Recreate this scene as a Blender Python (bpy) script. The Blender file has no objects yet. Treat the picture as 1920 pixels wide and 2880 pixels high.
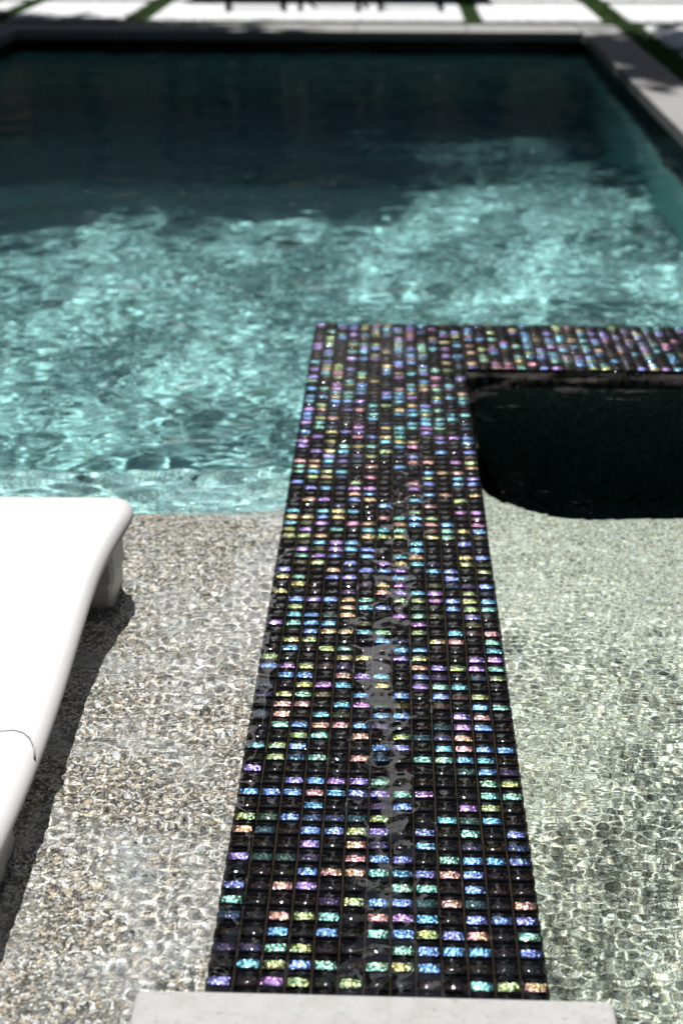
import bpy, math, random
import numpy as np
from mathutils import Vector, Matrix

sc = bpy.context.scene
COL = sc.collection
R = math.radians

# ------------------------------------------------------------------ camera
cd = bpy.data.cameras.new('camera')
cam = bpy.data.objects.new('camera', cd)
COL.objects.link(cam)
sc.camera = cam
cd.sensor_fit = 'VERTICAL'
cd.sensor_height = 36.0
cd.lens = 50.0
cd.clip_start = 0.05
cd.clip_end = 900.0
cam.location = (0, 0, 1.03)
cam.rotation_euler = (R(90 - 25.11), 0, R(1.97))
cd.dof.use_dof = True
cd.dof.focus_distance = 1.80
cd.dof.aperture_fstop = 4.2

# ------------------------------------------------------------------ sky and sun
SUN_AZ, SUN_EL = R(-7), R(63)
world = bpy.data.worlds.new('World')
sc.world = world
world.use_nodes = True
wn = world.node_tree
sky = wn.nodes.new('ShaderNodeTexSky')
sky.sky_type = 'NISHITA'
sky.sun_disc = False
sky.sun_elevation = SUN_EL
sky.sun_rotation = SUN_AZ
sky.dust_density = 0.8
sky.air_density = 1.0
wn.links.new(sky.outputs[0], wn.nodes['Background'].inputs[0])
wn.nodes['Background'].inputs[1].default_value = 0.05
sl = bpy.data.lights.new('sun', 'SUN')
sl.energy = 5.0
sl.angle = R(0.53)
sl.color = (1.0, 0.98, 0.95)
sl.cycles.is_caustics_light = True
sun = bpy.data.objects.new('sun', sl)
COL.objects.link(sun)
sdir = Vector((math.sin(SUN_AZ) * math.cos(SUN_EL), math.cos(SUN_AZ) * math.cos(SUN_EL), math.sin(SUN_EL)))
sun.rotation_euler = sdir.to_track_quat('Z', 'Y').to_euler()
sun.location = (0, 4, 20)

sc.view_settings.view_transform = 'Standard'
sc.view_settings.look = 'None'
sc.view_settings.gamma = 1.0
sc.view_settings.use_curve_mapping = False
sc.view_settings.exposure = 0.5
cy = sc.cycles
cy.max_bounces = 10
cy.transmission_bounces = 8
cy.glossy_bounces = 3
cy.diffuse_bounces = 2
cy.sample_clamp_indirect = 12
cy.use_denoising = True
cy.denoiser = 'OPENIMAGEDENOISE'
cy.denoising_prefilter = 'ACCURATE'

rng = np.random.default_rng(7)
rnd = random.Random(11)

# ------------------------------------------------------------------ helpers
def link(o, parent=None):
    COL.objects.link(o)
    if parent is not None:
        o.parent = parent
    return o

def tag(o, label=None, cat=None, group=None, kind=None):
    if label: o['label'] = label
    if cat: o['category'] = cat
    if group: o['group'] = group
    if kind: o['kind'] = kind
    return o

def empty(name, loc=(0, 0, 0), rz=0):
    o = bpy.data.objects.new(name, None)
    o.location = loc
    o.rotation_euler = (0, 0, rz)
    o.empty_display_size = 0.1
    return link(o)

class MB:
    """collects vertices and faces of one mesh"""
    def __init__(s):
        s.v, s.f, s.m = [], [], []
    def add(s, vs, fs, mi=0):
        b = len(s.v)
        s.v += [tuple(q) for q in vs]
        s.f += [tuple(b + i for i in f) for f in fs]
        s.m += [mi] * len(fs)
    def box(s, x0, x1, y0, y1, z0, z1, mi=0, bev=0.0):
        if bev <= 0:
            vs = [(x, y, z) for z in (z0, z1) for (x, y) in ((x0, y0), (x1, y0), (x1, y1), (x0, y1))]
            s.add(vs, [(3, 2, 1, 0), (4, 5, 6, 7), (0, 1, 5, 4), (1, 2, 6, 5), (2, 3, 7, 6), (3, 0, 4, 7)], mi)
            return
        b = bev
        def ring(x0, x1, y0, y1, z, c):
            return [(x0 + c, y0, z), (x1 - c, y0, z), (x1, y0 + c, z), (x1, y1 - c, z),
                    (x1 - c, y1, z), (x0 + c, y1, z), (x0, y1 - c, z), (x0, y0 + c, z)]
        vs = ring(x0, x1, y0, y1, z0, b) + ring(x0, x1, y0, y1, z1 - b, b) \
            + ring(x0 + b * .3, x1 - b * .3, y0 + b * .3, y1 - b * .3, z1 - b * .3, b) \
            + ring(x0 + b, x1 - b, y0 + b, y1 - b, z1, b * .6)
        fs = []
        for k in range(3):
            for i in range(8):
                j = (i + 1) % 8
                fs.append((k * 8 + i, k * 8 + j, (k + 1) * 8 + j, (k + 1) * 8 + i))
        fs.append(tuple(range(24, 32)))
        fs.append(tuple(range(7, -1, -1)))
        s.add(vs, fs, mi)
    def tube(s, pts, rad, n=8, mi=0, cap=True):
        pts = [Vector(p) for p in pts]
        if not hasattr(rad, '__len__'): rad = [rad] * len(pts)
        base = len(s.v)
        for i, p in enumerate(pts):
            t = (pts[min(i + 1, len(pts) - 1)] - pts[max(i - 1, 0)]).normalized()
            a = t.cross(Vector((0.13, 0.31, 1)) if abs(t.z) < .9 else Vector((1, .1, 0))).normalized()
            c = t.cross(a)
            for k in range(n):
                w = 2 * math.pi * k / n
                s.v.append(tuple(p + (a * math.cos(w) + c * math.sin(w)) * rad[i]))
        for i in range(len(pts) - 1):
            for k in range(n):
                j = (k + 1) % n
                s.f.append((base + i * n + k, base + i * n + j, base + (i + 1) * n + j, base + (i + 1) * n + k))
                s.m.append(mi)
        if cap:
            s.f.append(tuple(base + k for k in range(n - 1, -1, -1))); s.m.append(mi)
            s.f.append(tuple(base + (len(pts) - 1) * n + k for k in range(n))); s.m.append(mi)
    def build(s, name, mats, parent=None, smooth=False):
        me = bpy.data.meshes.new(name)
        me.from_pydata(s.v, [], s.f)
        if not isinstance(mats, (list, tuple)): mats = [mats]
        for m in mats: me.materials.append(m)
        me.polygons.foreach_set('material_index', s.m)
        me.update()
        if smooth: me.shade_smooth()
        return link(bpy.data.objects.new(name, me), parent)

def grid_mesh(name, xs, ys, Z, mat, keep=None, smooth=True, parent=None):
    X, Y = np.meshgrid(xs, ys)
    nx, ny = len(xs), len(ys)
    co = np.stack([X, Y, Z], -1).reshape(-1, 3).astype(np.float32)
    i = np.arange((ny - 1) * nx).reshape(ny - 1, nx)[:, :-1]
    if keep is not None:
        i = i[keep]
    i = i.ravel()
    f = np.stack([i, i + 1, i + nx + 1, i + nx], -1)
    used = np.unique(f)
    remap = np.full(len(co), -1, np.int64); remap[used] = np.arange(len(used))
    co = co[used]; f = remap[f]
    return raw_mesh(name, co, f, mat, smooth, parent)

def raw_mesh(name, co, f, mat, smooth=False, parent=None):
    me = bpy.data.meshes.new(name)
    me.vertices.add(len(co)); me.vertices.foreach_set('co', np.ascontiguousarray(co, np.float32).ravel())
    k = f.shape[1]
    me.loops.add(f.size); me.loops.foreach_set('vertex_index', f.astype(np.int32).ravel())
    me.polygons.add(len(f)); me.polygons.foreach_set('loop_start', np.arange(0, f.size, k, dtype=np.int32))
    me.update(calc_edges=True)
    me.validate()
    if smooth: me.shade_smooth()
    me.materials.append(mat)
    return link(bpy.data.objects.new(name, me), parent)

def receiver(o):
    o.cycles.is_caustics_receiver = True
    return o

# ------------------------------------------------------------------ materials
class NT:
    def __init__(s, name):
        s.mat = bpy.data.materials.new(name)
        s.mat.use_nodes = True
        s.t = s.mat.node_tree
        s.b = s.t.nodes['Principled BSDF']
    def n(s, typ, **kw):
        q = s.t.nodes.new('ShaderNode' + typ)
        for k, v in kw.items():
            if k.startswith('i_'):
                key = k[2:].replace('_', ' ')
                q.inputs[key].default_value = v
            else:
                setattr(q, k, v)
        return q
    def l(s, a, b): s.t.links.new(a, b)
    def pos(s, scale=(1, 1, 1)):
        g = s.n('NewGeometry')
        m = s.n('Mapping'); m.inputs['Scale'].default_value = scale
        s.l(g.outputs['Position'], m.inputs['Vector'])
        return m.outputs[0]
    def ramp(s, fac, stops, interp='LINEAR'):
        r = s.n('ValToRGB')
        r.color_ramp.interpolation = interp
        e = r.color_ramp.elements
        while len(e) < len(stops): e.new(0.5)
        for q, (p, c) in zip(e, stops):
            q.position = p; q.color = (c[0], c[1], c[2], 1)
        s.l(fac, r.inputs[0])
        return r.outputs[0]
    def noise(s, vec, scale, detail=3, rough=.5, dist=0):
        q = s.n('TexNoise'); q.inputs['Scale'].default_value = scale
        q.inputs['Detail'].default_value = detail; q.inputs['Roughness'].default_value = rough
        q.inputs['Distortion'].default_value = dist
        s.l(vec, q.inputs['Vector'])
        return q
    def vor(s, vec, scale, feature='F1'):
        q = s.n('TexVoronoi'); q.feature = feature
        q.inputs['Scale'].default_value = scale
        s.l(vec, q.inputs['Vector'])
        return q
    def mix(s, fac, a, b, mode='MIX'):
        q = s.n('MixRGB'); q.blend_type = mode
        for i, x in enumerate((fac, a, b)):
            if hasattr(x, 'node'): s.l(x, q.inputs[i])
            elif i == 0: q.inputs[0].default_value = x
            else: q.inputs[i].default_value = (x[0], x[1], x[2], 1)
        return q.outputs[0]
    def math(s, op, a, b=0.0, clamp=False):
        q = s.n('Math'); q.operation = op; q.use_clamp = clamp
        for i, x in enumerate((a, b)):
            if hasattr(x, 'node'): s.l(x, q.inputs[i])
            else: q.inputs[i].default_value = x
        return q.outputs[0]
    def bump(s, h, strength=.3, dist=.001, target='Normal'):
        q = s.n('Bump'); q.inputs['Strength'].default_value = strength; q.inputs['Distance'].default_value = dist
        s.l(h, q.inputs['Height'])
        s.l(q.outputs[0], s.b.inputs[target])
        return q.outputs[0]
    def set(s, **kw):
        for k, v in kw.items():
            key = k.replace('_', ' ')
            if key == 'Base Color': v = (v[0], v[1], v[2], 1)
            if key == 'Specular': key = 'Specular IOR Level'
            s.b.inputs[key].default_value = v
        return s

def simple(name, col, rough=.6, var=.25, scale=8, bump=0.0, bscale=60, **kw):
    m = NT(name); p = m.pos()
    nz = m.noise(p, scale, 5, .6)
    c = m.mix(m.math('MULTIPLY', nz.outputs[0], 1.0), tuple(x * (1 - var) for x in col), tuple(min(1, x * (1 + var)) for x in col))
    m.l(c, m.b.inputs['Base Color'])
    m.set(Roughness=rough, **kw)
    if bump:
        m.bump(m.noise(p, bscale, 6, .65).outputs[0], bump, .004)
    return m.mat

def pebble_mat(name, tint=(1, 1, 1), gain=1.0, size=250.0, sky_patch=0.0, step=False, soft=0.0):
    """exposed pebble plaster: every pebble has its own colour, seated in pale grey cement"""
    m = NT(name); p = m.pos()
    wob = m.noise(p, 90, 2)
    pv = m.n('VectorMath', operation='MULTIPLY_ADD')
    m.l(wob.outputs['Color'], pv.inputs[0]); pv.inputs[1].default_value = (.004, .004, .004); m.l(p, pv.inputs[2])
    v = m.vor(pv.outputs[0], size)
    sep = m.n('SeparateColor'); m.l(v.outputs['Color'], sep.inputs[0])
    c = m.ramp(sep.outputs[0], [(0, (.02, .018, .014)), (.14, (.05, .046, .038)), (.26, (.13, .118, .095)), (.38, (.27, .25, .215)),
                                (.50, (.50, .43, .30)), (.66, (.66, .64, .60)), (.82, (.84, .83, .80)), (.95, (.55, .40, .27)), (1, (.9, .89, .87))], 'CONSTANT')
    v2 = m.vor(p, size * 2.6)
    s2 = m.n('SeparateColor'); m.l(v2.outputs['Color'], s2.inputs[0])
    c = m.mix(.25 + .3 * soft, c, m.ramp(s2.outputs[1], [(0, (.06, .05, .04)), (.45, (.5, .48, .43)), (1, (.9, .88, .85))]))
    edge = m.ramp(v.outputs['Distance'], [(0, (1, 1, 1)), (.52, (.85 + .15 * soft,) * 3), (.75, (.45 + .55 * soft,) * 3)])
    c = m.mix(1, c, edge, 'MULTIPLY')
    patch = m.noise(p, 3.2, 3)
    c = m.mix(1, c, m.ramp(patch.outputs[0], [(.3, (.80, .79, .77)), (.7, (1, 1, 1))]), 'MULTIPLY')
    c = m.mix(1, c, (gain, gain, gain), 'MULTIPLY')
    cl = m.n('MixRGB'); cl.blend_type = 'DARKEN'; cl.inputs[0].default_value = 1; cl.inputs[2].default_value = (.93, .93, .93, 1); m.l(c, cl.inputs[1]); c = cl.outputs[0]
    if sky_patch:
        hz = m.noise(p, 6.5, 4, .6, .8)  # pale patches painted into the plaster in place of sky reflections
        c = m.mix(m.ramp(hz.outputs[0], [(.46, (0, 0, 0)), (.62, (sky_patch, sky_patch, sky_patch))]), c, (.62, .63, .63))
    if step:      # the water's depth tint, painted into the pebble colour down the step face
        sz = m.n('SeparateXYZ'); m.l(p, sz.inputs[0])
        wb = m.math('MULTIPLY', m.noise(p, 14, 4, .6).outputs[0], .12)
        k = m.ramp(m.math('MULTIPLY', m.math('ADD', sz.outputs[2], wb), -1.0), [(.045, (0, 0, 0)), (.20, (1, 1, 1))])
        c = m.mix(k, c, m.mix(1, m.mix(.2, c, (.9, .9, .9)), (.52, .93, .98), 'MULTIPLY'))
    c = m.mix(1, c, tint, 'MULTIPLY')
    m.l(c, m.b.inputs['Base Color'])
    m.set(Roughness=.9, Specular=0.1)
    m.bump(m.math('SUBTRACT', 1.0, v.outputs['Distance']), .8, .0016)
    return m.mat

M_SHELF = pebble_mat('pebble_plaster_beige', (.975, .995, 1.0), 1.8, size=270, sky_patch=.5, step=True)
M_DEEP = pebble_mat('pebble_plaster_water_tint', (.45, .95, .97), 5.2, size=150)  # teal of light absorbed in deep water, put into the plaster colour
M_FAR_SHADE = pebble_mat('pebble_plaster_far_shade', (.30, .74, .84), 2.6, size=150)  # shade on the far floor, painted in as a darker plaster
M_SPA = pebble_mat('pebble_plaster_green', (.82, .97, .90), 2.0, size=400, soft=.3)
M_FOOT = pebble_mat('pebble_plaster_well_shade', (.22, .42, .50), .9)  # the foot well's shade is put into this darker plaster colour

def water_mat():
    m = NT('clear_water')
    m.set(Base_Color=(1, 1, 1), Roughness=0.0, Transmission_Weight=1.0, IOR=1.33)
    return m.mat
M_WATER = water_mat()
_f = NT('thin_water_film')
_fr = _f.n('Fresnel'); _fr.inputs['IOR'].default_value = 1.5
_tr = _f.n('BsdfTransparent'); _gl = _f.n('BsdfGlossy'); _gl.inputs['Roughness'].default_value = .01
_mx = _f.n('MixShader')
_f.l(_fr.outputs[0], _mx.inputs[0]); _f.l(_tr.outputs[0], _mx.inputs[1]); _f.l(_gl.outputs[0], _mx.inputs[2])
_f.l(_mx.outputs[0], _f.t.nodes['Material Output'].inputs['Surface'])
M_FILM = _f.mat

def tile_mats():
    # iridescent foil face
    m = NT('iridescent_glass_tile')
    at = m.n('Attribute'); at.attribute_type = 'GEOMETRY'; at.attribute_name = 'tile'
    sp = m.n('SeparateColor'); m.l(at.outputs['Color'], sp.inputs[0])
    hue, bright, r3 = sp.outputs[0], sp.outputs[1], sp.outputs[2]
    p = m.pos((1, 1.35, 1))
    shift = m.noise(p, 55, 2)
    h2 = m.math('ADD', hue, m.math('MULTIPLY', m.math('SUBTRACT', shift.outputs[0], .5), .34))
    pal = m.ramp(h2, [(0, (.70, .30, .40)), (.07, (.52, .26, .62)), (.18, (.34, .28, .74)), (.30, (.20, .34, .80)), (.42, (.17, .47, .80)),
                      (.54, (.19, .58, .66)), (.67, (.28, .60, .42)), (.79, (.46, .55, .20)), (.88, (.66, .54, .24)), (.95, (.70, .43, .30)), (1, (.70, .36, .40))])
    wv = m.noise(p, 160, 2)
    pw = m.n('VectorMath', operation='MULTIPLY_ADD')
    m.l(wv.outputs['Color'], pw.inputs[0]); pw.inputs[1].default_value = (.006, .006, .006); m.l(p, pw.inputs[2])
    ve = m.vor(pw.outputs[0], 330, 'DISTANCE_TO_EDGE')
    crack = m.ramp(ve.outputs['Distance'], [(0, (0.05, .05, .05)), (.10, (.35, .35, .35)), (.26, (1, 1, 1))])
    patch = m.noise(p, 260, 3)
    crack = m.mix(1, crack, m.ramp(patch.outputs[0], [(.36, (.22, .22, .22)), (.55, (1, 1, 1))]), 'MULTIPLY')
    lit = m.mix(1, pal, crack, 'MULTIPLY')
    dk = m.noise(p, 560, 2)
    faint = m.mix(1, m.mix(.5, pal, (.45, .32, .12)), m.ramp(dk.outputs[0], [(.58, (.0, .0, .0)), (.70, (.20, .17, .10))]), 'MULTIPLY')
    faint = m.mix(1, faint, (.002, .002, .0025), 'ADD')
    c = m.mix(m.ramp(bright, [(.0, (0, 0, 0)), (1, (.70, .70, .70))]), faint, lit)
    m.l(c, m.b.inputs['Base Color'])
    m.l(m.ramp(bright, [(0, (.0, .0, .0)), (.4, (.95, .95, .95))]), m.b.inputs['Metallic'])
    m.set(Specular=0.0, Roughness=.27, Coat_Weight=1.0, Coat_Roughness=.02, Coat_IOR=1.5)
    vb = m.vor(pw.outputs[0], 330)
    m.bump(m.math('ADD', vb.outputs['Distance'], m.math('MULTIPLY', patch.outputs[0], .8)), .5, .0011)
    m.bump(m.noise(p, 120, 1).outputs[0], .34, .0010, 'Coat Normal')
    # rolled glass rim; black painted in for the refraction at the far side
    e = NT('refraction_dark_rim')
    e.set(Base_Color=(.003, .003, .004), Roughness=.5, Specular=.0, Coat_Weight=.8, Coat_Roughness=.04)
    e.bump(e.noise(e.pos(), 120, 1).outputs[0], .34, .0010, 'Coat Normal')
    return m.mat, e.mat
M_FOIL, M_RIM = tile_mats()

g = NT('brown_grout'); p = g.pos()
gc = g.ramp(g.noise(p, 900, 3, .7).outputs[0], [(.3, (.010, .007, .005)), (.6, (.024, .018, .012)), (.75, (.07, .052, .035))])
g.l(gc, g.b.inputs['Base Color']); g.set(Roughness=.9, Specular=.08)
g.bump(g.noise(p, 700, 4).outputs[0], .6, .0008)
M_GROUT = g.mat
M_BAND = simple('black_waterline_tile', (.004, .004, .005), .16, .3, 30, Specular=.25)

def stone_mat(name, col, rough=.8):
    m = NT(name); p = m.pos()
    a = m.noise(p, 9, 6, .62); b = m.noise(p, 160, 4, .7); d = m.noise(p, 38, 4, .6, .6)
    c = m.mix(a.outputs[0], tuple(x * .84 for x in col), tuple(min(.92, x * 1.12) for x in col))
    c = m.mix(1, c, m.ramp(b.outputs[0], [(.30, (.62, .61, .58)), (.42, (1, 1, 1))]), 'MULTIPLY')
    c = m.mix(1, c, m.ramp(d.outputs[0], [(.3, (.9, .89, .87)), (.55, (1, 1, 1))]), 'MULTIPLY')
    m.l(c, m.b.inputs['Base Color']); m.set(Roughness=rough, Specular=.3)
    m.bump(m.math('ADD', b.outputs[0], m.math('MULTIPLY', d.outputs[0], 2.0)), .35, .002)
    return m.mat
M_SLAB = stone_mat('pale_limestone', (.37, .366, .362))
M_COPING = stone_mat('grey_limestone_coping', (.235, .23, .225))
M_PAVER = stone_mat('white_concrete_paver', (.54, .55, .56))
M_DECK = stone_mat('grey_deck', (.40, .39, .37))

lm = NT('white_moulded_plastic'); lp = lm.pos()
lc = lm.mix(lm.noise(lp, 14, 4).outputs[0], (.475, .47, .466), (.51, .506, .50))
lm.l(lc, lm.b.inputs['Base Color']); lm.set(Roughness=.42, Specular=.4, Subsurface_Weight=.0)
lm.bump(lm.noise(lp, 500, 3).outputs[0], .12, .0005)
M_WHITE = lm.mat
M_SEAM = simple('grey_moulding_joint', (.38, .375, .37), .6)

M_SOIL = simple('lawn_ground', (.035, .05, .015), .95, .4, 3, .5, 40)
M_GRASS = simple('lawn_blades', (.07, .19, .02), .7, .5, 6)
M_METAL = simple('dark_powder_coated_metal', (.010, .010, .012), .85, Specular=.1)
M_SLING = simple('charcoal_sling_fabric', (.025, .025, .028), .85)
M_TABLE = simple('charcoal_table_top', (.03, .028, .027), .8, Specular=.15)
M_STUCCO = simple('taupe_stucco', (.30, .26, .215), .9, .12, 2, .4, 80)
M_STONEC = simple('brown_stone_column', (.22, .18, .14), .9, .3, 5, .5, 30)
M_WIN = simple('dark_window_glass', (.006, .007, .009), .08, .1)
M_FRAME = simple('bronze_window_frame', (.02, .017, .014), .5)
M_ROOF = simple('brown_roof_tile', (.10, .065, .045), .85, .3, 4, .5, 20)
M_BARK = simple('grey_brown_bark', (.09, .07, .05), .95, .4, 12, .8, 30)
def leaf_mat(name, a, b):
    m = NT(name)
    o = m.n('ObjectInfo'); gm = m.n('NewGeometry')
    c = m.mix(gm.outputs['Random Per Island'], a, b)
    m.l(c, m.b.inputs['Base Color']); m.set(Roughness=.6, Specular=.3)
    return m.mat
M_LEAF = leaf_mat('dark_oak_leaves', (.018, .035, .010), (.05, .085, .022))
M_LEAF2 = leaf_mat('mid_green_leaves', (.03, .06, .012), (.08, .12, .03))

# ------------------------------------------------------------------ measurements (metres; water at z = 0)
WX0, WX1 = -0.172, 0.168            # dividing wall
WY0, WY1 = 1.02, 3.245              # its near and far end
CY0 = 2.935                         # near face of the cross wall
PX0, PX1 = -2.11, 1.06              # pool sides
PY0, PY1 = 0.30, 8.26               # pool ends
SHELF_Y = 2.27

# ------------------------------------------------------------------ ground
gb = MB()
gz = .085
gb.add([(-200, PY1 + .36, gz), (200, PY1 + .36, gz), (200, 400, gz), (-200, 400, gz)], [(0, 1, 2, 3)])
gb.add([(-200, -200, gz), (PX0 - .22, -200, gz), (PX0 - .22, PY1 + .36, gz), (-200, PY1 + .36, gz)], [(0, 1, 2, 3)])
gb.add([(PX1 + .21, -200, gz), (200, -200, gz), (200, PY1 + .36, gz), (PX1 + .21, PY1 + .36, gz)], [(0, 1, 2, 3)])
gb.add([(PX0 - .22, -200, gz), (PX1 + .21, -200, gz), (PX1 + .21, -1.2, gz), (PX0 - .22, -1.2, gz)], [(0, 1, 2, 3)])
tag(gb.build('ground', M_SOIL), 'lawn ground round the pool', kind='structure')
db = MB(); db.box(PX0 - .215, PX1 + .205, -1.2, PY0 - .302, -.3, .09)
tag(db.build('deck', M_DECK), 'stone deck behind the camera', kind='structure')

# ------------------------------------------------------------------ pool shell: shelf, step, deep floor, walls
def shell_patch(mb, prof, x0, x1, mi=None):
    """profile of (y, z) lofted along x with enough rows to be lit smoothly"""
    for (y0, z0, a), (y1, z1, b) in zip(prof[:-1], prof[1:]):
        mb.add([(x0, y0, z0), (x1, y0, z0), (x1, y1, z1), (x0, y1, z1)], [(0, 1, 2, 3)], b)
pb = MB()
fy = np.concatenate([np.arange(PY0, 1.9, .1), np.arange(1.9, 3.3, .012), np.arange(3.3, PY1, .12), [PY1]])
fx = np.concatenate([np.arange(PX0, -.8, .06), np.arange(-.8, WX0 + .02, .02)])
def ss(a, b, t):
    t = min(1, max(0, (t - a) / (b - a))); return t * t * (3 - 2 * t)
def floor_z(x, y):
    """shelf, one softly worn step that ramps out beside the wall, then the deep floor"""
    near = ss(-.52, -.2, x)
    y0 = SHELF_Y - .05 * near + .012 * math.sin(x * 9) + .006 * math.sin(x * 31)
    y1 = y0 + .05 + .42 * near
    z = -.10 - .28 * ss(y0, y1, y) - .68 * ss(SHELF_Y + .44, SHELF_Y + .52, y)
    return z - .06 * ss(3.2, 5.9, y) - .55 * ss(5.9, 7.0, y)
b0 = len(pb.v)
for y in fy:
    for x in fx: pb.v.append((float(x), float(y), floor_z(float(x), float(y))))
for j_ in range(len(fy) - 1):
    for i_ in range(len(fx) - 1):
        a_ = b0 + j_ * len(fx) + i_
        pb.f.append((a_, a_ + 1, a_ + len(fx) + 1, a_ + len(fx)))
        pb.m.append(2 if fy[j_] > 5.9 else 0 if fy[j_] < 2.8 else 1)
xe = float(fx[-1])
for j_ in range(len(fy) - 1):
    if fy[j_] < WY1 - .1: continue
    y0_, y1_ = float(fy[j_]), float(fy[j_ + 1])
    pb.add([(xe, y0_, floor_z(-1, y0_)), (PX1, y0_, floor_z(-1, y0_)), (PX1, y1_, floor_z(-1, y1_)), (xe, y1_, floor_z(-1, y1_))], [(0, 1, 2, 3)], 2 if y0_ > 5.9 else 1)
def wall_quad(mb, a, b, z0, z1, mi):
    mb.add([(a[0], a[1], z0), (b[0], b[1], z0), (b[0], b[1], z1), (a[0], a[1], z1)], [(0, 1, 2, 3)], mi)
wall_quad(pb, (PX0, PY0), (PX0, PY1), -1.8, .04, 1)
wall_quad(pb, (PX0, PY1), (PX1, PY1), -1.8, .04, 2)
wall_quad(pb, (PX1, PY1), (PX1, WY1), -1.8, .04, 1)
wall_quad(pb, (WX0 + .01, PY0), (PX0, PY0), -1.2, .04, 0)
pool = receiver(pb.build('pool_shell', [M_SHELF, M_DEEP, M_FAR_SHADE]))
tag(pool, 'pebble plaster pool with a shallow shelf and a deep end', kind='structure')

# waterline band: black tiles set in rows on the pool walls
def band(name, a, b, inward, z0=-.16, z1=.052, parent=None, size=.05):
    mb = MB()
    a, b = Vector((a[0], a[1], 0)), Vector((b[0], b[1], 0))
    L = (b - a).length; d = (b - a) / L; nrm = Vector((inward[0], inward[1], 0))
    nz = int(round((z1 - z0) / size)); nx = int(L / size)
    mb.add([tuple(a + nrm * .004 + Vector((0, 0, z0))), tuple(b + nrm * .004 + Vector((0, 0, z0))),
            tuple(b + nrm * .004 + Vector((0, 0, z1))), tuple(a + nrm * .004 + Vector((0, 0, z1)))], [(0, 1, 2, 3)], 1)
    for i in range(nx):
        for k in range(nz):
            s0, s1 = i * L / nx + .0012, (i + 1) * L / nx - .0012
            h0, h1 = z0 + k * size + .0012, z0 + (k + 1) * size - .0012
            o0 = .006; o1 = .0095 + rnd.uniform(-.0004, .0004)
            q = []
            for (s_, h_, o_) in ((s0, h0, o0), (s1, h0, o0), (s1, h1, o0), (s0, h1, o0),
                                 (s0 + .002, h0 + .002, o1), (s1 - .002, h0 + .002, o1), (s1 - .002, h1 - .002, o1), (s0 + .002, h1 - .002, o1)):
                v = a + d * s_ + nrm * o_; q.append((v.x, v.y, h_))
            mb.add(q, [(4, 5, 6, 7), (0, 1, 5, 4), (1, 2, 6, 5), (2, 3, 7, 6), (3, 0, 4, 7)], 0)
    o = mb.build(name, [M_BAND, M_GROUT], parent)
    o['kind'] = 'stuff'
    return o
band('waterline_tiles', (PX0, PY1), (PX1, PY1), (0, -1), parent=pool)
band('waterline_tiles', (PX1, WY1), (PX1, PY1), (-1, 0), parent=pool)
band('waterline_tiles', (PX0, PY0), (PX0, PY1), (1, 0), parent=pool)

# ------------------------------------------------------------------ coping stones round the pool
cop = MB(); cop.box(PX0 - .20, PX1 + .19, PY1 + .02, PY1 + .34, -.02, .05)
coping = cop.build('coping', M_GROUT)
tag(coping, 'grey stone coping round the pool', kind='structure')
def coping_run(n, f):
    for k in range(n):
        mb = MB(); x0, x1, y0, y1 = f(k, n)
        mb.box(x0 + .0015, x1 - .0015, y0 + .0015, y1 - .0015, .052, .1 + rnd.uniform(-.0008, .0008), 0, .006)
        mb.build('coping_stone', M_COPING, coping)
coping_run(5, lambda k, n: (PX0 + .02 + (PX1 - PX0 - .04) * k / n, PX0 + .02 + (PX1 - PX0 - .04) * (k + 1) / n, PY1 - .02, PY1 + .35))
coping_run(13, lambda k, n: (PX1 - .018, PX1 + .205, PY0 + (PY1 + .35 - PY0) * k / n, PY0 + (PY1 + .35 - PY0) * (k + 1) / n))
coping_run(13, lambda k, n: (PX0 - .215, PX0 + .018, PY0 + (PY1 + .35 - PY0) * k / n, PY0 + (PY1 + .35 - PY0) * (k + 1) / n))
coping_run(5, lambda k, n: (PX0 + .02 + (PX1 - PX0 - .04) * k / n, PX0 + .02 + (PX1 - PX0 - .04) * (k + 1) / n, PY0 - .3, PY0))

# ------------------------------------------------------------------ spa shell: bench and dark foot well
sb = MB()
SX0, SX1, SY0, SY1 = WX1 - .01, PX1, PY0, CY0 + .01
FX0, FY0, FR = .19, 2.45, .19      # foot well corner
BZ, FZ = -.28, -.72
# bench top with rounded inner corner
arc = [(FX0 + FR - FR * math.cos(t), FY0 + FR - FR * math.sin(t)) for t in [math.pi / 2 * k / 12 for k in range(13)]]
lip = [(FX0, SY1)] + arc + [(SX1, FY0)]
outer = [(SX0, SY1)] + [(SX0, SY0 + (SY1 - SY0) * (1 - k / 6)) for k in range(1, 6)] + [(SX0, SY0)]
ring = [(SX0, SY1), (SX0, SY0), (SX1, SY0)]
def eased(l, e, z): return [(x - e, y - e * .9, z) for x, y in l]
n = len(lip)
lipt = [(x, y, BZ) for x, y in eased([(a, b) for a, b in lip], .012, 0) and [(q[0], q[1]) for q in eased(lip, .012, 0)]]
lipt[0] = (FX0 - .012, SY1, BZ); lipt[-1] = (SX1, FY0 - .012, BZ)
lipm = [(x, y, BZ - .004) for x, y in [(a - .004, b - .004) for a, b in lip]]
lipm[0] = (FX0 - .004, SY1, BZ - .004); lipm[-1] = (SX1, FY0 - .004, BZ - .004)
lipb = [(x, y, BZ - .016) for x, y in lip]
low = [(x, y, FZ) for x, y in lip]
base = len(sb.v)
sb.v += lipt + [(SX0, SY1, BZ), (SX0, SY0, BZ), (SX1, SY0, BZ)]
for i in range(7): sb.f.append((n, i + 1, i, ) if False else (n, i + 1, i)); sb.m.append(0)
sb.f.append((n, n + 1, 7)); sb.m.append(0)
for i in range(7, n - 1): sb.f.append((n + 1, i + 1, i)); sb.m.append(0)
sb.f.append((n + 1, n + 2, n - 1)); sb.m.append(0)
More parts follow.
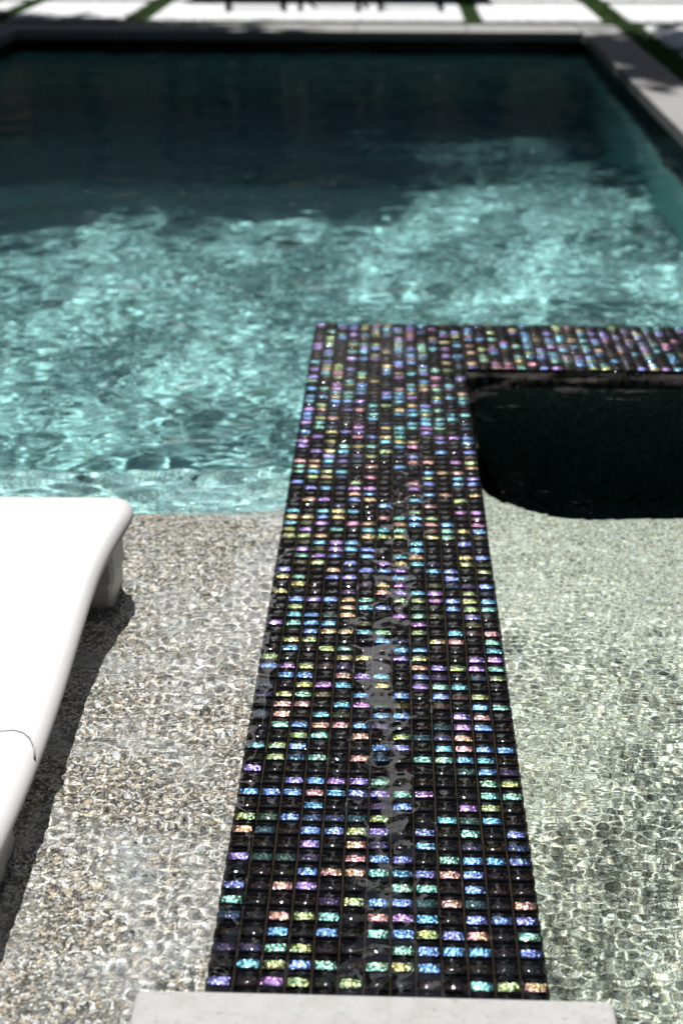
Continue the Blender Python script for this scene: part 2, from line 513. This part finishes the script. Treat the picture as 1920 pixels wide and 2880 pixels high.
for A, B, mi in ((lipt, lipm, 0), (lipm, lipb, 0), (lipb, low, 1)):
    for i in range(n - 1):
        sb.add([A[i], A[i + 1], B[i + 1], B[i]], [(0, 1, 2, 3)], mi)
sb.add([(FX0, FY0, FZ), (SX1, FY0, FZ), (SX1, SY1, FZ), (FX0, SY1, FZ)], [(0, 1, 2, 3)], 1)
wall_quad(sb, (SX0, SY0), (SX1, SY0), -.3, .04, 0)
wall_quad(sb, (SX1, SY0), (SX1, SY1), FZ, .04, 0)
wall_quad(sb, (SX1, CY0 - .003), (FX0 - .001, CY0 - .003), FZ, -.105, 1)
spa = receiver(sb.build('spa_shell', [M_SPA, M_FOOT]))
tag(spa, 'pebble plaster spa with a bench and a dark foot well', kind='structure')

# ------------------------------------------------------------------ tiled dividing wall
wall = empty('tiled_wall', (0, 0, 0))
tag(wall, 'black wall topped with iridescent glass mosaic tiles between the pool and the spa', 'wall')
TW, TL = (WX1 - WX0) / 13, .02412
wc = MB()
wc.box(WX0 + .003, WX1 - .003, WY0 - .7, CY0 + .003, -1.2, .0)
wc.box(WX0 + .003, PX1 - .01, CY0 + .003, WY1 - .003, -1.2, .0004)
receiver(wc.build('wall_core', M_GROUT, wall))

def tile_geo(w, l, jit):
    """rolled glass tile: narrow near shoulder, pale foil face, long far shoulder painted dark for refraction"""
    h = jit.uniform(-.0002, .0002)
    prof = [(-l / 2, .0002, 1), (-l / 2 + .0010, .0030, 1), (-l / 2 + .0026, .0041, 1), (-l * .20, .0046 + h, 0), (l * .07, .0048 + h, 0), (l * .26, .0047 + h, 1),
            (l * .39, .0045, 1), (l / 2 - .0010, .0030, 1), (l / 2, .0002, 1)]
    tilt = jit.uniform(-.035, .035); tilt2 = jit.uniform(-.02, .02)
    xs = [(-w / 2, -.0036), (-w / 2 + .0004, -.0010), (-w / 2 + .0018, -.0002), (0, 0), (w / 2 - .0018, -.0002), (w / 2 - .0004, -.0010), (w / 2, -.0036)]
    v, f, m = [], [], []
    for (y, z, k) in prof:
        for (x, dz) in xs:
            v.append((x, y, max(.0001, z + dz + tilt * y + tilt2 * x)))
    for j in range(len(prof) - 1):
        for i in range(6):
            a = j * 7 + i
            f.append((a, a + 1, a + 8, a + 7))
            m.append(0 if 1 <= i <= 4 and 2 <= j <= 3 else 1)
    return v, f, m

def tile_attr(jit):
    hue = jit.choices([.02, .11, .18, .28, .38, .50, .64, .78, .87, .95], [6, 8, 9, 14, 17, 13, 13, 14, 9, 7])[0] + jit.uniform(-.03, .03)
    b = jit.choices([jit.uniform(.75, 1), 0.0, jit.uniform(.08, .2)], [50, 40, 10])[0]
    return (hue % 1.0, b, jit.random(), 1)

def attr_mesh(name, v, f, mi, cols):
    me = bpy.data.meshes.new(name)
    me.from_pydata(v, [], f)
    me.materials.append(M_FOIL); me.materials.append(M_RIM)
    me.polygons.foreach_set('material_index', mi)
    a = me.attributes.new('tile', 'FLOAT_COLOR', 'FACE')
    a.data.foreach_set('color', np.array(cols, np.float32).ravel())
    me.update(); me.shade_smooth()
    return me

jit = random.Random(5)
spots = []
nrow = int(round((WY1 - WY0) / TL)) + 1
for r in range(nrow):
    y = WY1 - TL * (r + .5)
    for c in range(13):
        spots.append((WX0 + TW * (c + .5), y))
cross = []
for r in range(13):
    for c in range(13, int((PX1 - WX0) / TW)):
        cross.append((WX0 + TW * (c + .5) + .004, WY1 - TL * (r + .5)))
spots.sort(key=lambda q: (q[1], q[0]))
near_spots = [s for s in spots if s[1] > WY0 - .01][:299]
far_spots = [s for s in spots if s[1] > WY0 - .01][299:] + cross
variants = []
for k in range(80):
    v, f, m = tile_geo(TW - .0016, TL - .0011, jit)
    col = tile_attr(jit)
    variants.append(attr_mesh('tile', v, f, m, [col] * len(f)))
for (x, y) in near_spots:
    o = bpy.data.objects.new('tile', jit.choice(variants))
    o.location = (x + jit.uniform(-.0004, .0004), y + jit.uniform(-.0003, .0003), 0)
    o.rotation_euler = (jit.uniform(-.03, .03), jit.uniform(-.02, .02), jit.uniform(-.014, .014))
    link(o, wall)
    o.cycles.is_caustics_receiver = True
V, F, MI, CC = [], [], [], []
def stuff_tile(mat4, w=TW - .0016, l=TL - .0011):
    v, f, m = tile_geo(w, l, jit)
    b = len(V)
    V.extend(tuple(mat4 @ Vector(q)) for q in v)
    F.extend(tuple(b + i for i in q) for q in f)
    MI.extend(m); CC.extend([tile_attr(jit)] * len(f))
for (x, y) in far_spots:
    stuff_tile(Matrix.Translation((x + jit.uniform(-.0004, .0004), y + jit.uniform(-.0003, .0003), 0)) @ Matrix.Rotation(jit.uniform(-.014, .014), 4, 'Z') @ Matrix.Rotation(jit.uniform(-.03, .03), 4, 'X'))
# the same mosaic runs down both faces of the wall to just below the water
for k in range(4):
    z = -.004 - TL * (k + .5)
    for r in range(nrow):
        y = WY1 - TL * (r + .5)
        if y < WY0 - .01: continue
        stuff_tile(Matrix.Translation((WX0 + .0025, y, z)) @ Matrix.Rotation(-math.pi / 2, 4, 'Y') @ Matrix.Rotation(0, 4, 'X'), TL - .0018, TL - .0018)
        if y < CY0:
            stuff_tile(Matrix.Translation((WX1 - .0025, y, z)) @ Matrix.Rotation(math.pi / 2, 4, 'Y'), TL - .0018, TL - .0018)
    for c in range(13, int((PX1 - WX0) / TW)):
        stuff_tile(Matrix.Translation((WX0 + TW * (c + .5), CY0 + .0025, z)) @ Matrix.Rotation(math.pi / 2, 4, 'X'), TW - .0016, TL - .0018)
me = attr_mesh('mosaic_tiles', V, F, MI, CC)
o = link(bpy.data.objects.new('mosaic_tiles', me), wall)
o['kind'] = 'stuff'; o['label'] = 'rest of the mosaic tiles towards the far end and down the sides'
receiver(o)

# ------------------------------------------------------------------ water
def waves(X, Y, bands, seed, aniso=1.0):
    r = np.random.default_rng(seed)
    Z = np.zeros_like(X)
    for lam, slope, n_ in bands:
        for i in range(n_):
            t = r.uniform(0, 2 * np.pi); k = 2 * np.pi / (lam * r.uniform(.78, 1.3))
            kx, ky = k * np.cos(t) / aniso, k * np.sin(t)
            w = .25 * lam * 3
            ph = kx * X + ky * Y + r.uniform(0, 6.28) + .9 * np.sin(X / (w * 2.1) + r.uniform(0, 6)) * np.cos(Y / (w * 2.7) + r.uniform(0, 6))
            Z += slope * math.sqrt(2.0 / n_) / k * np.sin(ph)
    return Z
def smooth(a, b, t):
    t = np.clip((t - a) / (b - a), 0, 1)
    return t * t * (3 - 2 * t)
def patchy(X, Y, s, seed):
    r = np.random.default_rng(seed)
    q = np.zeros_like(X)
    for i in range(7):
        t = r.uniform(0, 6.28); k = 2 * np.pi / (s * r.uniform(.6, 1.6))
        q += np.sin(k * (np.cos(t) * X + np.sin(t) * Y) + r.uniform(0, 6.28))
    return np.clip(.5 + q / 5.2, 0, 1)

xs = np.concatenate([np.arange(PX0 - .005, -.75, .012), np.arange(-.75, -.15, .0040), np.arange(-.15, PX1 + .006, .0090)])
ys = np.concatenate([np.arange(PY0, .9, .02), np.arange(.9, 2.5, .0042), np.arange(2.5, 3.3, .006), np.arange(3.3, PY1 + .01, .0085)])
X, Y = np.meshgrid(xs, ys)
deep = smooth(2.15, 2.4, Y)
nearwall = np.exp(-np.clip(WX0 - X, 0, 9) / .16)
chop = .35 + .65 * np.clip(nearwall + .6 * patchy(X, Y, .35, 3) - .2, 0, 1)
Z = (1 - deep) * chop * waves(X, Y, [(.014, .065, 18), (.024, .040, 14), (.06, .035, 8)], 1) \
    + deep * (.5 + .6 * patchy(X, Y, .6, 8)) * waves(X, Y, [(.034, .030, 18), (.06, .040, 14), (.11, .030, 10)], 2, 1.7) \
    + (.35 + .65 * deep) * waves(X, Y, [(.2, .030, 9), (.42, .03, 7)], 4, 1.4) * .8
xc, yc = (xs[:-1] + xs[1:]) / 2, (ys[:-1] + ys[1:]) / 2
XC, YC = np.meshgrid(xc, yc)
keep = ~(((XC > WX0 + .012) & (YC < WY1 - .012)))
LEVEL = -.0015
water = grid_mesh('pool_water', xs, ys, Z + LEVEL, M_WATER, keep)
water.cycles.is_caustics_caster = True
tag(water, 'rippled clear teal pool water', kind='structure')

xs = np.arange(WX1 - .012, PX1 + .008, .0031)
ys = np.concatenate([np.arange(PY0, .9, .02), np.arange(.9, CY0 + .012, .0031)])
X, Y = np.meshgrid(xs, ys)
calm = 1 - .78 * smooth(1.95, 2.3, Y)
Z = (.35 + .75 * patchy(X, Y, .5, 21)) * calm * waves(X, Y, [(.0115, .037, 20), (.019, .016, 12)], 11, 1.5) + (.12 + .88 * calm) * waves(X, Y, [(.05, .012, 8), (.09, .016, 8), (.2, .016, 6)], 12, 1.3)
spaw = grid_mesh('spa_water', xs, ys, Z + LEVEL, M_WATER)
spaw.cycles.is_caustics_caster = True
tag(spaw, 'finely rippled spa water', kind='structure')

# thin film of overflow water lying on the mosaic
xs = np.arange(WX0 - .002, WX1 + .0021, .0022)
ys = np.arange(WY0, CY0, .0026)
X, Y = np.meshgrid(xs, ys)
streak = np.exp(-((X - (.035 + .035 * np.sin(Y * 2.3 + 1))) / .055) ** 2) * (.35 + .65 * smooth(2.9, 1.9, Y))
leftedge = np.exp(-((X - WX0) / .026) ** 2) * 1.2 * smooth(2.8, 1.5, Y)
nearend = smooth(1.2, 1.02, Y) * .7
wet = np.clip(streak + leftedge + nearend, 0, 1)
blob = patchy(X, Y, .055, 31) * .6 + patchy(X, Y, .13, 32) * .4
fld = wet * 1.2 + blob * .9 - 1.12
Z = .0030 + .0030 * np.tanh(fld * 3.0) + .8 * waves(X, Y, [(.018, .02, 10), (.035, .035, 8)], 35)
kc = (Z[:-1, :-1] + Z[1:, 1:]) / 2 > .0016
film = grid_mesh('water_film', xs, ys, Z, M_FILM, kc, parent=None)
tag(film, 'thin film of water over the mosaic tiles', kind='stuff')

# ------------------------------------------------------------------ pale stone slab at the near end of the wall
mb = MB(); mb.box(-.229, .2195, .35, WY0 + .0005, .0125, .05, 0, .004)
tag(mb.build('stone_slab', M_SLAB), 'pale limestone slab capping the near end of the mosaic wall', 'slab')

# ------------------------------------------------------------------ white moulded chaise on the shelf
lounge = empty('pool_lounger', (-.7, 1.3, -.1))
tag(lounge, 'white moulded plastic lounger standing in the shallow water on the pool shelf', 'lounger')
LO = Vector((-.7, 1.3, -.1))
edge = [  # y, right edge x, height of the top
    (.30, -.43, .50), (.45, -.425, .38), (.60, -.42, .27), (.75, -.418, .185), (.90, -.416, .125), (1.05, -.414, .085), (1.16, -.412, .062), (1.28, -.411, .05),
    (1.42, -.412, .042), (1.55, -.414, .044), (1.66, -.417, .052), (1.76, -.418, .064), (1.85, -.416, .078), (1.92, -.405, .088), (1.965, -.397, .094), (2.0, -.392, .096), (2.03, -.396, .096), (2.05, -.408, .092), (2.06, -.425, .084)]
mb = MB(); rows = []
W = .62
K = 16
for (y, xr, z) in edge:
    row = []
    c = Vector(((xr - W / 2), y, z))
    for side in (0, 1):
        for k in range(K + 1):
            t = k / K if side == 0 else 1 - k / K
            sx = math.copysign(1, t - .5) * (1 - (1 - abs(2 * t - 1)) ** 1.6) * W / 2
            edgef = max(0, abs(2 * t - 1) - .82) / .18
            zz = z - .006 * math.cos((t - .5) * math.pi) ** .6 * (1 if 1.2 < y < 1.9 else .6) - .016 * edgef ** 2.2
            if side == 1: zz = z - .030 + .0 * edgef
            xx = c.x + sx * (1 if side == 0 else .985)
            row.append((xx - LO.x, y - LO.y, zz - LO.z))
    rows.append(row)
nr = len(rows[0])
for r_ in rows: mb.v += r_
for j in range(len(rows) - 1):
    for i in range(nr):
        k = (i + 1) % nr
        mb.f.append((j * nr + i, j * nr + k, (j + 1) * nr + k, (j + 1) * nr + i)); mb.m.append(0)
mb.f.append(tuple(range(nr - 1, -1, -1))); mb.m.append(0)
mb.f.append(tuple((len(rows) - 1) * nr + i for i in range(nr))); mb.m.append(0)
seat = mb.build('seat_shell', M_WHITE, lounge, True)
md = seat.modifiers.new('sub', 'SUBSURF'); md.levels = 2; md.render_levels = 2
def pedestal(x0, x1, y0, y1, ztop):
    """moulded block foot: upper block and a slightly narrower submerged plinth"""
    mb = MB(); mb.box(x0 - LO.x, x1 - LO.x, y0 - LO.y, y1 - LO.y, -.012 - LO.z, ztop - LO.z, 0, .006)
    receiver(mb.build('pedestal', M_WHITE, lounge))
    mb = MB(); mb.box(x0 + .004 - LO.x, x1 - .004 - LO.x, y0 + .004 - LO.y, y1 - .004 - LO.y, 0, -.0125 - LO.z, 0, .006)
    receiver(mb.build('plinth', M_WHITE, lounge))
pedestal(-1.0, -.418, 1.93, 2.03, .066)
pedestal(-1.0, -.434, .55, 1.37, .028)
# moulded seam across the seat
mb = MB()
pts = []
path = [(-.4175, 1.412), (-.422, 1.430), (-.430, 1.445), (-.441, 1.457), (-.455, 1.463), (-.470, 1.461), (-.482, 1.450), (-.489, 1.43), (-.493, 1.39), (-.498, 1.30), (-.503, 1.2), (-.51, 1.0)]
for (x, y) in path:
    ez = np.interp(y, [e[0] for e in edge], [e[2] for e in edge])
    ex = np.interp(y, [e[0] for e in edge], [e[1] for e in edge])
    t = 1 - (1 - ((x - (ex - W / 2)) / (W / 2))) ** (1 / 1.6) if x < ex else 1
    tt = .5 + t / 2
    ed = max(0, abs(2 * tt - 1) - .82) / .18
    pts.append((x - LO.x, y - LO.y, ez - .006 * max(0, math.cos((tt - .5) * math.pi)) ** .6 - .016 * ed ** 2.2 + .0005 - LO.z))
mb.tube(pts, .0014, 6)
mb.build('moulding_seam', M_SEAM, lounge, True)

# ------------------------------------------------------------------ patio: pale pavers in the lawn
pat = MB(); pat.box(-5.2, 4.4, PY1 + .42, 12.2, .02, .0865)
patio = pat.build('patio', M_SOIL); tag(patio, 'patio bed under the pavers', kind='structure')
cols = [(-4.55, -3.72), (-3.58, -2.42), (-2.30, -1.60), (-1.455, .425), (.525, 1.235), (1.39, 2.3), (2.42, 3.3), (3.42, 4.3)]
for (y0, y1) in [(8.775, 9.86), (10.02, 11.1)]:
    for (x0, x1) in cols:
        mb = MB(); mb.box(x0, x1, y0, y1, .07, .1 + rnd.uniform(-.001, .001), 0, .02)
        mb.build('paver', M_PAVER, patio)
for (y0, y1) in [(7.62, 8.63), (6.5, 7.5), (5.4, 6.38)]:
    for (x0, x1) in [(1.42, 2.3), (2.42, 3.3), (3.42, 4.3)]:
        mb = MB(); mb.box(x0, x1, y0, y1, .07, .1 + rnd.uniform(-.001, .001), 0, .03)
        mb.build('paver', M_PAVER, patio)

# grass blades between the pavers and beyond
def on_paver(x, y):
    h = np.zeros(len(x), bool)
    for (y0, y1) in [(8.775, 9.86), (10.02, 11.1)]:
        for (x0, x1) in cols:
            h |= (x > x0 - .004) & (x < x1 + .004) & (y > y0 - .004) & (y < y1 + .004)
    for (y0, y1) in [(7.62, 8.63), (6.5, 7.5), (5.4, 6.38)]:
        for (x0, x1) in [(1.42, 2.3), (2.42, 3.3), (3.42, 4.3)]:
            h |= (x > x0 - .004) & (x < x1 + .004) & (y > y0 - .004) & (y < y1 + .004)
    h |= (x < PX1 + .215) & (y < PY1 + .362) & (x > PX0 - .225)
    return h
N = 330000
gx = rng.uniform(-4.0, 3.4, N); gy = rng.uniform(5.0, 11.3, N)
ok = ~on_paver(gx, gy) & ((gx > PX1) | (gy > 8.2))
gx, gy = gx[ok], gy[ok]; N = len(gx)
a = rng.uniform(0, 6.28, N); hh = rng.uniform(.012, .032, N); wd = rng.uniform(.0015, .003, N)
lx, ly = rng.normal(0, .010, N), rng.normal(0, .010, N)
co = np.zeros((N, 3, 3), np.float32)
co[:, 0] = np.stack([gx - np.cos(a) * wd, gy - np.sin(a) * wd, np.full(N, .084)], -1)
co[:, 1] = np.stack([gx + np.cos(a) * wd, gy + np.sin(a) * wd, np.full(N, .084)], -1)
co[:, 2] = np.stack([gx + lx, gy + ly, .088 + hh], -1)
tag(raw_mesh('grass', co.reshape(-1, 3), np.arange(N * 3).reshape(N, 3), M_GRASS), 'short lawn grass in the joints between the pavers', 'grass', kind='stuff')

# ------------------------------------------------------------------ dining chairs and table on the patio
CH = 'dark metal dining chairs on the pale paver'
def chair(x, y, rz, w, label):
    t = empty('dining_chair', (x, y, .1), rz)
    tag(t, label, 'chair', CH)
    d = .42
    for sx in (-1, 1):
        mb = MB(); mb.tube([(sx * w / 2, .21, 0), (sx * w / 2 * .95, .02, .40)], [.015, .018], 8); mb.build('leg', M_METAL, t, True)
        mb = MB(); mb.tube([(sx * w / 2, -.36, 0), (sx * w / 2 * .93, -.30, .40), (sx * w / 2 * .93, -.36, .84)], [.011, .015, .013], 8); mb.build('leg', M_METAL, t, True)
    for q in range(5):
        y0 = -.29 + q * .06
        mb = MB(); mb.box(-w / 2 + .02, w / 2 - .02, y0, y0 + .006, .40, .406)
        mb.build('seat_rod', M_METAL, t)
    for q in range(3):
        mb = MB(); mb.box(-w / 2 + .02, w / 2 - .02, -.364, -.356, .62 + q * .09, .63 + q * .09); mb.build('back_rod', M_METAL, t)
chair(-.865, 9.45, math.pi + .10, .35, 'leftmost of the three dark chairs on the large pale paver beyond the pool')
chair(-.385, 9.48, math.pi - .05, .36, 'middle one of the three dark chairs on the large pale paver beyond the pool')
chair(.10, 9.49, math.pi + .04, .38, 'rightmost of the three dark chairs on the large pale paver beyond the pool')
tb = empty('dining_table', (-.4, 10.5, .1)); tag(tb, 'dark dining table standing behind the three chairs', 'table')
mb = MB(); mb.box(-1.0, 1.0, -.42, .42, .71, .75, 0, .01); mb.build('tabletop', M_TABLE, tb)
for sx in (-1, 1):
    for sy in (-1, 1):
        mb = MB(); mb.box(sx * .92 - .03, sx * .92 + .03, sy * .36 - .03, sy * .36 + .03, 0, .708, 0, .004); mb.build('leg', M_METAL, tb)

# ------------------------------------------------------------------ house beyond the patio
house = empty('house', (0, 17, 0)); tag(house, 'taupe stucco house with brown stone columns and dark windows beyond the patio', 'house')
HY = 17
segs = [(-9, -5.3), (-4.6, -3.55), (-3.4, -2.6), (-2.45, -2.06), (-1.2, -.8), (.3, 1.0), (1.3, 2.05), (3.2, 4.1), (5.2, 9)]
for k, (x0, x1) in enumerate(segs):
    mb = MB(); mb.box(x0, x1, 0, .35, .08, 3.2)
    mb.build('column' if x1 - x0 < .9 else 'wall', M_STONEC if k % 2 else M_STUCCO, house)
for (a, b) in zip(segs[:-1], segs[1:]):
    x0, x1 = a[1] + .002, b[0] - .002
    mb = MB(); mb.box(x0, x1, .08, .14, .08, .16); mb.box(x0, x1, .08, .14, 3.0, 3.198)
    mb.box((x0 + x1) / 2 - .03, (x0 + x1) / 2 + .03, .08, .14, .161, 2.999)
    w = mb.build('window', M_FRAME, house)
    mb = MB(); mb.box(x0, x1, .145, .16, .16, 3.0); mb.build('pane', M_WIN, w)
mb = MB(); mb.box(-9, 9, .0, .35, 3.202, 4.4); mb.build('upper_wall', M_STUCCO, house)
mb = MB(); mb.box(-9, 9, .36, 7, .08, 4.4); mb.build('rear_wall', M_STUCCO, house)
mb = MB(); mb.add([(-9.5, -.5, 4.402), (9.5, -.5, 4.402), (9.5, 7.5, 4.402), (-9.5, 7.5, 4.402), (-6, 3.5, 6.2), (6, 3.5, 6.2)],
                  [(0, 1, 5, 4), (1, 2, 5), (2, 3, 4, 5), (3, 0, 4), (3, 2, 1, 0)])
mb.build('roof', M_ROOF, house)

# ------------------------------------------------------------------ trees
def tree(x, y, h, crown, label, nleaf=15000, leaf=.13, mat=M_LEAF, seed=1, group=None, clumps=70):
    r = np.random.default_rng(seed); q = random.Random(seed)
    t = empty('shade_tree', (x, y, .08)); tag(t, label, 'tree')
    mb = MB()
    cx, cyy, cz, rx, ry, rz = crown
    top = Vector((cx, cyy, cz))
    tr = [Vector((0, 0, -.05)), Vector((.03, 0, h * .15)), top * .45 + Vector((q.uniform(-.1, .1), 0, 0)), top * .8, top]
    mb.tube(tr, [.24, .19, .15, .11, .05], 10)
    cl = []
    while len(cl) < clumps:
        p_ = r.uniform(-1, 1, 3)
        d_ = np.linalg.norm(p_)
        if .25 < d_ < 1:
            cl.append(np.array([cx, cyy, cz]) + p_ * np.array([rx, ry, rz]))
    for c in cl[::2]:
        s_ = tr[3] * q.uniform(.75, 1.1); e_ = Vector(c)
        mid = (s_ + e_) / 2 + Vector((q.uniform(-.2, .2), q.uniform(-.2, .2), q.uniform(0, .3)))
        mb.tube([s_, mid, e_], [.05, .03, .012], 5, cap=False)
    mb.build('trunk', M_BARK, t, True)
    idx = r.integers(0, len(cl), nleaf); cl = np.array(cl)
    cen = cl[idx] + r.normal(0, 1, (nleaf, 3)) * np.array([rx, ry, rz]) * .14
    u = r.normal(0, 1, (nleaf, 3)); u /= np.linalg.norm(u, axis=1)[:, None]
    w_ = np.cross(u, r.normal(0, 1, (nleaf, 3))); w_ /= np.linalg.norm(w_, axis=1)[:, None]
    L = (r.uniform(.6, 1.2, nleaf) * leaf)[:, None]
    co = np.stack([cen - u * L, cen + w_ * L * .5, cen + u * L, cen - w_ * L * .5], 1)
    raw_mesh('crown', co.reshape(-1, 3), np.arange(nleaf * 4).reshape(-1, 4), mat, parent=t)
tree(-3.0, 11.2, 8, (.4, -.3, 7.3, 2.1, 1.4, 1.7), 'tall dark leafy tree left of the patio chairs', 22000, seed=3)
tree(3.6, 11.2, 8, (-.8, -.3, 7.2, 2.2, 1.4, 1.8), 'tall dark leafy tree right of the patio', 12000, seed=4)
tree(-7.0, 13.0, 9, (0, 0, 7.5, 2.8, 2.6, 2.8), 'broad dark tree at the far left of the garden', 14000, seed=5, leaf=.16)
tree(8.0, 12.5, 9, (0, 0, 7.2, 2.8, 2.6, 2.8), 'broad dark tree at the far right of the garden', 14000, seed=6, leaf=.16)
tree(-5.2, 6.5, 6, (0, 0, 5.2, 1.7, 2.2, 1.9), 'mid green tree beside the left edge of the pool', 12000, mat=M_LEAF2, seed=7)
tree(-8.0, 25.5, 13, (0, 0, 10.2, 4.6, 2.6, 3.6), 'large tree rising behind the left end of the house roof', 16000, leaf=.22, seed=10)
tree(-.8, 25.5, 13, (0, 0, 9.2, 4.8, 2.6, 3.6), 'large tree rising behind the middle of the house roof', 18000, leaf=.22, seed=8)
tree(6.5, 26.0, 13, (0, 0, 10.2, 4.6, 2.6, 3.8), 'large tree rising behind the right end of the house roof', 16000, leaf=.22, seed=9)

# ------------------------------------------------------------------ unseen hedges and rear wing, added to block skylight
def sky_block_hedge(name, x0, x1, y0, y1, h, label, seed, nleaf=30000):
    r = np.random.default_rng(seed)
    t = empty(name, ((x0 + x1) / 2, (y0 + y1) / 2, .08)); tag(t, label, 'sky_block_hedge', 'added leafy sky blockers')
    w, l = (x1 - x0), (y1 - y0)
    mb = MB()
    k = int(l / .8)
    for i in range(k):
        yy = -l / 2 + (i + .5) * l / k
        mb.tube([(0, yy, -.05), (r.uniform(-.1, .1), yy, h * .5), (r.uniform(-.2, .2), yy + r.uniform(-.2, .2), h * .92)], [.05, .035, .012], 6)
    o_ = mb.build('stems', M_BARK, t, True); o_['kind'] = 'stuff'
    cen = np.stack([r.uniform(-w / 2, w / 2, nleaf), r.uniform(-l / 2, l / 2, nleaf), r.uniform(.05, h, nleaf)], -1)
    u = r.normal(0, 1, (nleaf, 3)); u /= np.linalg.norm(u, axis=1)[:, None]
    w_ = np.cross(u, r.normal(0, 1, (nleaf, 3))); w_ /= np.linalg.norm(w_, axis=1)[:, None]
    L = r.uniform(.07, .13, nleaf)[:, None]
    co = np.stack([cen - u * L, cen + w_ * L * .5, cen + u * L, cen - w_ * L * .5], 1)
    raw_mesh('foliage', co.reshape(-1, 3), np.arange(nleaf * 4).reshape(-1, 4), M_LEAF, parent=t)
sky_block_hedge('sky_block_hedge', -4.6, -3.9, -3, 13, 4.6, 'added unseen leafy screen along the left side, blocking skylight', 41, 42000)
sky_block_hedge('sky_block_hedge', 4.7, 5.4, -3, 13, 4.6, 'added unseen leafy screen along the right side, blocking skylight', 42, 42000)

M_SKY_BLOCK_TIMBER = simple('sky_block_timber', (.05, .035, .025), .8, .3, 6, .3, 40)
wing = empty('sky_block_wing', (0, -2.4, 0)); tag(wing, 'added unseen two storey timber block behind the camera, blocking skylight', 'house')
mb = MB(); mb.box(-9, 9, -6, 0, .085, 6.6); mb.build('wall', M_SKY_BLOCK_TIMBER, wing)  # wall of the added unseen sky-blocking wing
mb = MB(); mb.box(-9.6, 9.6, -6.6, .9, 6.602, 6.85); mb.build('roof', M_ROOF, wing)  # roof of the added unseen sky-blocking wing
for zz, hz in ((.3, 2.2), (3.7, 2.0)):
    for k in range(6):
        x0 = -8 + k * 2.8
        mb = MB(); mb.box(x0, x0 + 1.9, .002, .05, zz, zz + .06); mb.box(x0, x0 + 1.9, .002, .05, zz + hz - .06, zz + hz)
        mb.box(x0, x0 + .06, .002, .05, zz + .061, zz + hz - .061); mb.box(x0 + 1.84, x0 + 1.9, .002, .05, zz + .061, zz + hz - .061)
        w = mb.build('window', M_FRAME, wing)  # window of the added unseen sky-blocking wing
        mb = MB(); mb.box(x0 + .061, x0 + 1.839, .004, .02, zz + .061, zz + hz - .061); mb.build('pane', M_WIN, w)  # pane of the added unseen sky-blocking wing
for i, (x, y) in enumerate([(-7.2, -.5), (-7.4, 3.4), (-7.6, 8.6), (7.4, -.2), (7.6, 3.8), (7.8, 7.8)]):  # unseen side trees, added to cut skylight and deepen the shade
    side = 'left' if x < 0 else 'right'
    where = ['near the added wing', 'halfway along the pool', 'level with the far end of the pool'][i % 3]
    tree(x, y, 9, (0, 0, 7.6, 3.0, 2.6, 3.2), 'added unseen tree on the %s blocking skylight, %s' % (side, where), 12000, leaf=.22, seed=60 + i)

# ------------------------------------------------------------------ unseen bright layer in the sky, added to brighten reflections
cm = NT('added_cloud'); ct = cm.t
cdif = cm.n('BsdfDiffuse'); cdif.inputs[0].default_value = (.9, .9, .9, 1)
ctr = cm.n('BsdfTranslucent'); ctr.inputs[0].default_value = (1, 1, 1, 1)
cmx = cm.n('MixShader'); cmx.inputs[0].default_value = .93
cm.l(cdif.outputs[0], cmx.inputs[1]); cm.l(ctr.outputs[0], cmx.inputs[2]); cm.l(cmx.outputs[0], ct.nodes['Material Output'].inputs['Surface'])
M_ADDED_CLOUD = cm.mat
def added_cloud(cx, cy, cz, rx, ry, rz, seed):
    r = np.random.default_rng(seed)
    nu, nv = 64, 32
    th = np.linspace(0, 2 * np.pi, nu, endpoint=False); ph = np.linspace(.02, np.pi - .02, nv)
    T, P = np.meshgrid(th, ph)
    d = np.stack([np.sin(P) * np.cos(T), np.sin(P) * np.sin(T), np.cos(P)], -1)
    b = np.zeros(T.shape)
    for k in range(26):
        c = r.normal(0, 1, 3); c /= np.linalg.norm(c)
        b = np.maximum(b, .45 * np.exp(-((1 - d @ c) / r.uniform(.02, .10))))
    rad = .75 + b
    co = d * rad[..., None] * np.array([rx, ry, rz]) + np.array([cx, cy, cz])
    i = np.arange((nv - 1) * nu).reshape(nv - 1, nu); nx = np.roll(i, -1, 1)
    f = np.stack([i, i + nu, nx + nu, nx], -1).reshape(-1, 4)
    tag(raw_mesh('added_cloud', co.reshape(-1, 3), f, M_ADDED_CLOUD, True), 'added unseen bright sky layer for the reflections', kind='structure')
added_cloud(0, 470, 215, 330, 215, 9, 1)
added_cloud(-240, 520, 245, 190, 160, 8, 2)
added_cloud(260, 500, 240, 190, 150, 8, 3)
